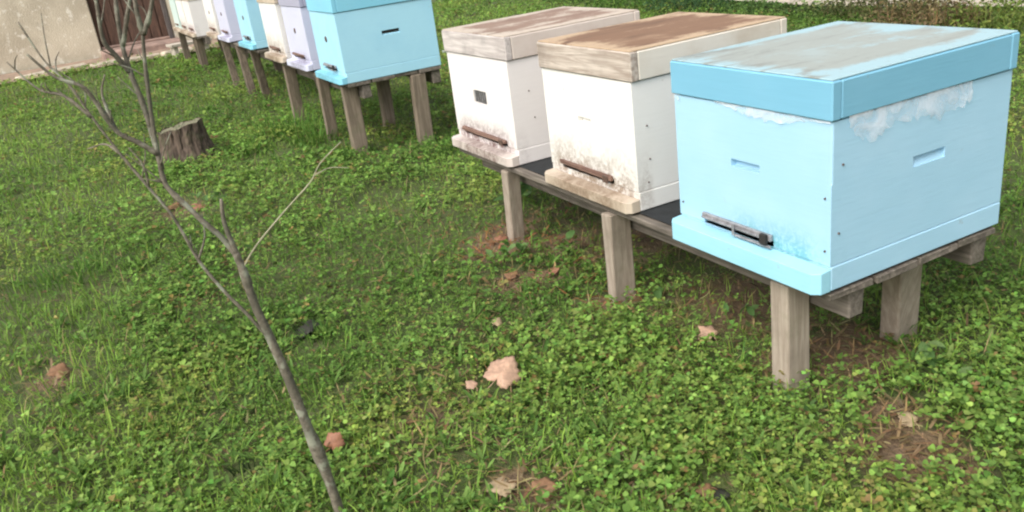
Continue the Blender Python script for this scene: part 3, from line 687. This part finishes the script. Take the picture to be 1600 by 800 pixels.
lv = Leaves()
# clover and small round-leaved weeds
x, y, r = scatter(220000, 0.75, 12.0, 0.92, 0.35)
cl = np.clip(0.72 + 2.2 * (vnoise(x, y, 0.6, 6) - 0.45) + 0.55 * np.clip(y + 0.75, -0.5, 0.6), 0.25, 1)
keep = (rng.random(len(x)) < cl) & (rng.random(len(x)) > bare(x, y) * 0.95) & (pit(x, y) < rng.random(len(x))) & ~blocked(x, y)
x, y, r = x[keep], y[keep], r[keep]; n = len(x)
sc = (1 + np.clip(r - 1.9, 0, 9) * 0.20) * np.exp(rng.normal(0, 0.30, n)) * (0.62 + 0.8 * vnoise(x, y, 0.22, 15))
hgt = rng.uniform(0.008, 0.036, n) * (0.65 + 0.8 * vnoise(x, y, 0.35, 8)) * np.minimum(sc, 1.5)
base = np.stack([x, y, ground_z(x, y) + hgt], -1)
yaw0 = rng.uniform(0, 2 * np.pi, n); tx = rng.normal(0, 0.35, n); t = tone(x, y)
col = cmix(G_DARK, G_LITE, np.clip(t * 0.75 + rng.normal(0, 0.22, n) + 0.1, 0, 1.15))
ye = np.clip((vnoise(x, y, 0.42, 12) - 0.58) * 1.8 + rng.normal(0, .25, n), 0, 0.85); col = col * (1 - ye[:, None]) + np.array(G_YEL) * ye[:, None]
wil = rng.random(n) < 0.05; col[wil] = cmix((0.30, 0.25, 0.08), (0.20, 0.13, 0.06), rng.random(int(wil.sum())))
for k in range(3):
    yw = yaw0 + k * 2.094 + rng.normal(0, 0.2, n)
    lv.leaf(base, yw, 0.12 + tx * np.cos(yw - yaw0) + rng.normal(0, 0.22, n), rng.normal(0, 0.3, n), 0.0070 * sc, 0.0068 * sc, jitter(col, 0.24), 0.16, 0.93, (0.45, 0.82, 0.86))
# narrow-leaved rosettes (plantain, dandelion) mixed in
x, y, r = scatter(5200, 0.75, 7.0, 0.92, 0.5); keep = (rng.random(len(x)) > bare(x, y)) & (pit(x, y) < .5) & ~blocked(x, y) & (vnoise(x, y, 0.3, 21) > 0.42)
x, y, r = x[keep], y[keep], r[keep]; n = len(x)
for k in range(6):
    yw = k * 1.047 + rng.normal(0, .3, n) + x * 9
    lv.leaf(np.stack([x, y, ground_z(x, y) + .006], -1), yw, np.abs(rng.normal(.55, .3, n)), rng.normal(0, .25, n), rng.uniform(.022, .052, n), rng.uniform(.006, .013, n), jitter(cmix((.085, .18, .035), (.23, .36, .09), rng.random(n)), .12), .15, .98, (.40, .78, .7))
# grass blades, denser to the left, long and soft round the stump and stand posts
x, y, r = scatter(190000, 0.75, 12.0, 0.92, 0.55)
keep = (rng.random(len(x)) > bare(x, y) * 0.85) & (pit(x, y) < rng.random(len(x))) & ~blocked(x, y)
left = np.clip(0.42 - 0.7 * (y + 0.5) - 0.9 * (vnoise(x, y, 0.6, 6) - 0.45), 0.66, 1) ; left = np.maximum(left, np.clip((r - 3.2) * 0.35, 0, 1))
keep &= rng.random(len(x)) < left
x, y, r = x[keep], y[keep], r[keep]; n = len(x); sc = 1 + np.clip(r - 2.4, 0, 9) * 0.16
L = 0.020 + 0.052 * rng.random(n) ** 1.6 * (0.7 + 0.7 * vnoise(x, y, 0.4, 7)) * np.minimum(sc, 1.35); t = tone(x, y)
col = cmix((0.125, 0.235, 0.038), (0.30, 0.45, 0.08), np.clip(t * 0.8 + rng.normal(0, 0.25, n), 0, 1.1))
dry = rng.random(n) < 0.05 + 0.35 * bare(x, y); col[dry] = STRAW
lv.blade(np.stack([x, y, ground_z(x, y) - 0.003], -1), rng.uniform(0, 2 * np.pi, n), np.abs(rng.normal(0.45, 0.35, n)), L, rng.uniform(0.0018, 0.0036, n) * sc, jitter(col, 0.16), rng.uniform(0.05, 0.55, n))
me = lv.mesh('lawn'); tag(link('lawn', me, MLEAF), 'short green lawn of clover and grass growing under and before the hives', 'grass', kind='stuff')

# dry litter in the worn spots
lt = Leaves(); x, y, r = scatter(85000, 0.8, 9.0)
keep = (rng.random(len(x)) < 0.04 + bare(x, y) * 0.9) & ~blocked(x, y); x, y, r = x[keep], y[keep], r[keep]; n = len(x); sc = 1 + np.clip(r - 2.4, 0, 9) * 0.16
col = cmix(BROWN, STRAW, np.clip(rng.random(n) ** 1.8, 0, 1)); rusty = np.exp(-((x + 1.25) ** 2 + (y + .02) ** 2) / .05) + np.exp(-((x + .74) ** 2 + (y - .02) ** 2) / .02); col = np.where((rng.random(n) < rusty)[:, None], np.array((0.30, 0.135, 0.06)), col)
lt.blade(np.stack([x, y, ground_z(x, y) + rng.uniform(0, .022, n)], -1), rng.uniform(0, 6.28, n), rng.uniform(1.0, 1.6, n), rng.uniform(.012, .05, n), rng.uniform(.0018, .0065, n) * sc, jitter(col, 0.25), rng.uniform(-.15, .25, n))
tag(link('dry_litter', lt.mesh('dry_litter'), MLEAF_STRAW), 'scattered dry straw and crumbled brown leaf litter in worn turf spots', 'litter', kind='stuff')

# ---- tufts of longer grass, as plants of their own
def tuft(x, y, nb, L, spread, c0, c1, label, wd=0.0035, lean=0.55):
    t = Leaves(); n = nb; a = rng.uniform(0, 6.28, n); rr = spread * np.sqrt(rng.random(n))
    P = np.stack([rr * np.cos(a), rr * np.sin(a), np.full(n, -0.012)], -1)
    col = cmix(c0, c1, rng.random(n))
    t.blade(P, a + rng.normal(0, 0.7, n), np.abs(rng.normal(lean * 0.6, lean * 0.5, n)), L * rng.uniform(0.45, 1.1, n), wd * rng.uniform(0.6, 1.2, n), jitter(col, .15), rng.uniform(0.1, 0.55, n))
    o = link('grass_tuft', t.mesh('grass_tuft'), MLEAF); o.location = (x, y, float(ground_z(x, y)))
    return tag(o, label, 'grass', 'longer grass tufts')
GD, GL = (0.06, 0.15, 0.026), (0.16, 0.31, 0.055)
tuft(-.21, -.27, 60, .12, .05, (0.08, 0.17, 0.035), (0.18, 0.29, 0.07), 'spiky pale grass tuft in the clover left of the nearest post')
tuft(-1.04, -.70, 60, .08, .05, GD, GL, 'dark green grass tuft right of the sapling trunk')
tuft(-3.72, -.10, 260, .17, .20, GD, GL, 'tall dark grass tuft between the stump and the second stand', .005)
tuft(-3.35, -.05, 160, .15, .14, GD, GL, 'tall grass round the middle post of the second stand', .005)
tuft(-3.46, -.40, 150, .11, .13, GD, GL, 'grass tuft against the right side of the stump', .005)
tuft(-3.38, -.78, 130, .10, .12, GD, GL, 'grass tuft growing before the stump', .005)
tuft(-2.86, -.02, 140, .10, .12, GD, GL, 'grass tuft at the foot of the front post below the cyan blue hive', .0045)
tuft(-2.15, -1.25, 150, .10, .12, GD, GL, 'lush dark grass tuft at the left edge below the stump', .004)
tuft(-.25, -.02, 60, .075, .05, GD, (0.11, 0.22, 0.05), 'short grass tuft left of the nearest post foot')
tuft(-.42, -.98, 70, .07, .06, (0.10, 0.2, 0.03), (0.22, 0.32, 0.06), 'bright grass tuft left of the sapling foot')
tuft(-.56, -.985, 60, .05, .035, (0.015, 0.03, 0.01), (0.05, 0.09, 0.02), 'very dark low grass clump in the bottom left grass')
tuft(-1.09, -.70, 60, .06, .04, (0.015, 0.03, 0.01), (0.05, 0.09, 0.02), 'very dark low grass clump behind the rotten leaf by the sapling')
tuft(-2.55, .25, 150, .11, .14, GD, GL, 'grass tuft in the shade between the two nearest stands', .0045)

# ---- broad-leaved weeds with separate leaves
def leaf_mesh(name, L, Wd, col, lobed=False):
    t = Leaves(); bm = bmesh.new(); n = 7; mid = []; lf = []; rt = []
    for i in range(n + 1):
        f = i / n; wv = Wd * 0.5 * (math.sin(math.pi * min(1, f * 0.97 + 0.02)) ** 0.75) * (1.15 - 0.5 * f)
        z = 0.10 * L * math.sin(f * 2.6)
        mid.append(bm.verts.new((L * f, 0, z))); lf.append(bm.verts.new((L * f - 0.01 * L, wv, z + wv * 0.3 + rnd.uniform(-.03, .03) * Wd))); rt.append(bm.verts.new((L * f - 0.01 * L, -wv, z + wv * 0.3 + rnd.uniform(-.03, .03) * Wd)))
    for i in range(n):
        bm.faces.new((mid[i], mid[i + 1], lf[i + 1], lf[i])); bm.faces.new((mid[i], rt[i], rt[i + 1], mid[i + 1]))
    me = bpy.data.meshes.new(name); bm.to_mesh(me); bm.free()
    me.polygons.foreach_set('use_smooth', [True] * len(me.polygons))
    at = me.attributes.new('col', 'FLOAT_COLOR', 'POINT'); at.data.foreach_set('color', list((*col, 1)) * len(me.vertices))
    me.materials.append(MLEAF); return me
WEED = [leaf_mesh('weed_leaf', .05, .030, c) for c in ((0.16, 0.27, 0.09), (0.12, 0.23, 0.07), (0.20, 0.30, 0.11))]
def weed(x, y, nl, size, label, spread=0.02):
    t = tag(empty('broadleaf_weed', (x, y, float(ground_z(x, y)))), label, 'weed', 'broad-leaved weeds')
    for i in range(nl):
        o = bpy.data.objects.new('leaf', WEED[i % 3]); COL.objects.link(o); o.parent = t
        a = i * 2.4 + rnd.uniform(-.4, .4); s = size * rnd.uniform(0.6, 1.15)
        o.location = (rnd.uniform(-1, 1) * spread, rnd.uniform(-1, 1) * spread, rnd.uniform(0.008, 0.05) * size); o.scale = (s, s, s)
        o.rotation_euler = (rnd.uniform(-.4, .4), -rnd.uniform(0.1, 0.9), a)
weed(-1.58, .22, 11, 1.5, 'pale broad-leaved weed under the pinkish white hive', .05)
weed(-1.15, -.06, 14, 0.9, 'bright green low weed before the post of the pinkish white hive', .05)
weed(-1.07, .09, 4, 1.0, 'small pale weed between the two posts under the white hives', .015)
weed(-.62, .10, 6, .75, 'small weed in the shade right of the middle near post', .03)
weed(-.40, .16, 6, .7, 'small weed in the shade under the nearest blue hive', .03)
weed(.02, .30, 12, .8, 'leafy weed at the foot of the rear post on the right', .06)
weed(-.05, .02, 9, .6, 'low leafy weed right of the nearest post foot', .04)
weed(-2.62, -.72, 10, .9, 'low weed in the worn spot before the stump', .06)

# ---- fallen leaves
def dead_leaf_mat(name, col):
    a = NT(name); v = a.coords('Object'); n = a.noise(v, 60, 5, 0.65); n2 = a.noise(v, 18, 3)
    c = a.mix(a.rng(n, 0.35, 0.7), tuple(x * 0.72 for x in col), tuple(min(1, x * 1.15) for x in col)); c = a.mix(a.rng(n2, 0.55, 0.75, 0, 0.6), c, tuple(x * 0.5 for x in col))
    p = a.bsdf(c, 0.65, n, 0.5, 0.002); tr = a.n('ShaderNodeBsdfTranslucent'); a.l(c, tr.inputs[0]); mx = a.n('ShaderNodeMixShader'); mx.inputs[0].default_value = 0.2
    a.l(p.outputs[0], mx.inputs[1]); a.l(tr.outputs[0], mx.inputs[2]); a.l(mx.outputs[0], a.out.inputs[0]); return a.m
DL = {'tan': dead_leaf_mat('dry_leaf_tan', (0.60, 0.38, 0.26)), 'red': dead_leaf_mat('dry_leaf_red', (0.36, 0.165, 0.095)), 'brown': dead_leaf_mat('dry_leaf_brown', (0.30, 0.16, 0.08)), 'dark': dead_leaf_mat('rotten_leaf', (0.03, 0.03, 0.018)), 'pale': dead_leaf_mat('dry_leaf_pale', (0.50, 0.37, 0.22))}
def dead_leaf(x, y, size, c, label, rot, z=0.035, curl=0.35, tilt=None, lobd=0.80):
    """palmate leaf: pointed lobes round a short stalk, cupped downwards; tilt = direction the upper side leans to"""
    t = tag(empty('dead_leaf', (x, y, float(ground_z(x, y)) + z)), label, 'leaf', 'fallen leaves on the lawn')
    r = random.Random(int(abs(x * 1000)) + 3)
    nrm = Vector(tilt if tilt else (r.uniform(-.1, .5), r.uniform(-.4, .2), 1)).normalized()
    t.rotation_euler = (nrm.to_track_quat('Z', 'Y') @ Matrix.Rotation(rot, 3, 'Z').to_quaternion()).to_euler()
    bm = bmesh.new(); n = 60; rings = []
    ctr = bm.verts.new((0, 0, 0.0))
    for q in (0.3, 0.55, 0.8, 1.0):
        row = []
        for k in range(n):
            a = -math.pi + 2 * math.pi * k / n
            env = 0.62 + 0.38 * math.cos(a / 2) ** 1.2                     # long middle lobe, short ones by the stalk
            tooth = 1 - abs(((a / 1.12) + 0.5) % 1.0 - 0.5) * 2
            lob = env * (lobd + (1 - lobd) * tooth ** 1.1) * (1 + 0.05 * math.sin(a * 17 + 1))
            lob *= 1 - 0.45 * math.exp(-((abs(a) - math.pi) / 0.22) ** 2)
            rad = size * 0.58 * (lob * q if q > 0.5 else (0.35 * lob + 0.35) * q)
            X_, Y_ = rad * math.cos(a) + 0.0, rad * math.sin(a) * 0.95
            Z_ = -curl * (0.5 * X_ * X_ + Y_ * Y_) / size * 1.6 + 0.05 * size * math.sin(a * 3 + 1) * q * q - 0.03 * size * (1 - tooth) * q + r.uniform(-.008, .008) * size
            row.append(bm.verts.new((X_, Y_, Z_)))
        rings.append(row)
    for k in range(n): bm.faces.new((ctr, rings[0][k], rings[0][(k + 1) % n]))
    for p_, q_ in zip(rings, rings[1:]):
        for k in range(n): bm.faces.new((p_[k], p_[(k + 1) % n], q_[(k + 1) % n], q_[k]))
    bl = bm_obj('blade', bm, DL[c], t, True); sf = bl.modifiers.new('thick', 'SOLIDIFY'); sf.thickness = 0.0006
    tube('stalk', [(-size * 0.22, 0, -0.001), (-size * 0.45, 0.003, -0.003), (-size * 0.62, 0.01, -0.009)], 0.0010, 0.0007, DL[c], t, 5, 3)
dead_leaf(-.51, -.43, .090, 'tan', 'large curled tan leaf on the lawn in the centre foreground', 0.9, .046, .40, (.5, -.25, 1), 0.80)
dead_leaf(-.545, -.485, .030, 'tan', 'small tan leaf scrap left of the large tan leaf', 2.0, .026)
dead_leaf(-.50, -.815, .045, 'red', 'reddish leaf standing beside the sapling trunk', 0.9, .036, .3, (1.2, -.7, .6))
dead_leaf(-.37, .03, .055, 'tan', 'curled tan leaf in the shade left of the nearest post', 2.4, .030, .9, (.6, -.5, 1), .6)
dead_leaf(-.97, -.03, .042, 'red', 'rusty leaf between the near posts of the white hives', 1.0, .022, .3)
dead_leaf(-1.02, -.13, .045, 'brown', 'brown leaf before the posts of the white hives', 3.0, .020, .3)
dead_leaf(-.20, -.59, .060, 'pale', 'pale tan leaf half sunk in grass at the bottom edge', 1.3, .022, .25)
dead_leaf(-.15, -.54, .052, 'brown', 'brown leaf beside the pale tan leaf at the bottom edge', 0.2, .018, .4)
dead_leaf(-.79, -.30, .035, 'pale', 'small pale brown leaf above the large tan leaf', 0.5, .022, .4)
dead_leaf(-1.31, -1.31, .06, 'brown', 'brown leaf at the far left edge of the lawn', 0.7, .022, .3)
dead_leaf(-1.30, -.02, .045, 'red', 'rusty leaf at the foot of the leftmost near post', 2.9, .018, .3)
dead_leaf(-1.24, -.04, .035, 'brown', 'small brown leaf right of the leftmost near post foot', .4, .018, .3)
dead_leaf(-1.11, -.71, .08, 'dark', 'blackened rotten leaf right of the sapling trunk', .4, .028, .5)
dead_leaf(.04, -.30, .042, 'dark', 'blackened rotten leaf at the bottom edge in the clover', 2.4, .012, .6)
dead_leaf(.03, -.315, .035, 'brown', 'brown leaf lying on the rotten leaf at the bottom edge', 2.9, .018, .6)
dead_leaf(.10, .10, .04, 'pale', 'pale leaf by the bare soil patch on the right', 2.2, .014, .3)
dead_leaf(-2.70, -.86, .07, 'brown', 'brown leaf in the worn spot before the stump', 1.0, .02, .4)
dead_leaf(-2.60, -.76, .06, 'red', 'rusty leaf in the worn spot before the stump', 2.0, .02, .4)

# ---- weeds along the path behind the hives
def bush(x, y, rx, ry, h, nl, c0, c1, label, name='weed_clump', ll=0.035, blades=120, cb=None):
    t = tag(empty(name, (x, y, 0)), label, 'weeds', 'weed clumps along the path')
    L_ = Leaves(); a = rng.uniform(0, 6.28, nl); q = np.sqrt(rng.random(nl)); hz = h * rng.random(nl) ** 0.8 * (1.05 - 0.6 * q ** 2) * (0.6 + 0.6 * vnoise(rx * q * np.cos(a) + x, ry * q * np.sin(a) + y, 0.12, 3))
    P = np.stack([rx * q * np.cos(a), ry * q * np.sin(a), hz + 0.01], -1)
    L_.leaf(P, rng.uniform(0, 6.28, nl), rng.normal(0.2, 0.5, nl), rng.normal(0, 0.5, nl), ll * rng.uniform(0.5, 1.2, nl), ll * 0.55 * rng.uniform(0.6, 1.2, nl), jitter(cmix(c0, c1, rng.random(nl)), .2))
    tag(link('foliage', L_.mesh('foliage'), MLEAF, t), kind='stuff')
    S_ = Leaves(); n = blades; a = rng.uniform(0, 6.28, n); q = np.sqrt(rng.random(n)) * 0.9
    S_.blade(np.stack([rx * q * np.cos(a), ry * q * np.sin(a), np.full(n, -.01)], -1), rng.uniform(0, 6.28, n), np.abs(rng.normal(.2, .25, n)), h * rng.uniform(.5, 1.15, n), np.full(n, .005), jitter(cmix(cb or c0, cb or c1, rng.random(n)), .2), rng.uniform(.05, .4, n))
    tag(link('stems', S_.mesh('stems'), MLEAF_STRAW, t), kind='stuff')
DG, MG = (0.04, 0.085, 0.025), (0.105, 0.175, 0.05)
bush(-5.95, 3.75, .45, .40, .16, 1100, DG, (0.13, 0.25, 0.04), 'bright green weed clump behind the pinkish white hive lid')
bush(-5.15, 3.85, .45, .35, .18, 1100, (0.03, 0.08, 0.03), (0.09, 0.16, 0.06), 'dark green weed clump behind the rusty brown lid')
bush(-4.45, 3.90, .42, .25, .06, 800, DG, MG, 'green weed clump at the near edge of the pale path')
bush(-3.75, 3.88, .40, .25, .06, 800, DG, (0.14, 0.17, 0.06), 'low olive weed clump right of the pale path')
bush(-3.15, 3.90, .42, .35, .20, 1000, (0.07, 0.09, 0.03), (0.17, 0.17, 0.07), 'olive weed clump behind the blue lid', cb=(0.2, 0.16, 0.08))
bush(-2.60, 3.65, .38, .32, .19, 1000, (0.12, 0.09, 0.045), (0.26, 0.20, 0.10), 'reddish brown withered weed clump behind the blue lid corner', cb=(0.28, 0.18, 0.09))
bush(-2.05, 3.75, .40, .35, .24, 1000, (0.09, 0.12, 0.03), (0.22, 0.27, 0.06), 'yellow green weed clump at the right edge')
bush(-7.3, 4.1, .5, .4, .14, 900, DG, MG, 'green weed clump far behind the pinkish white hive')
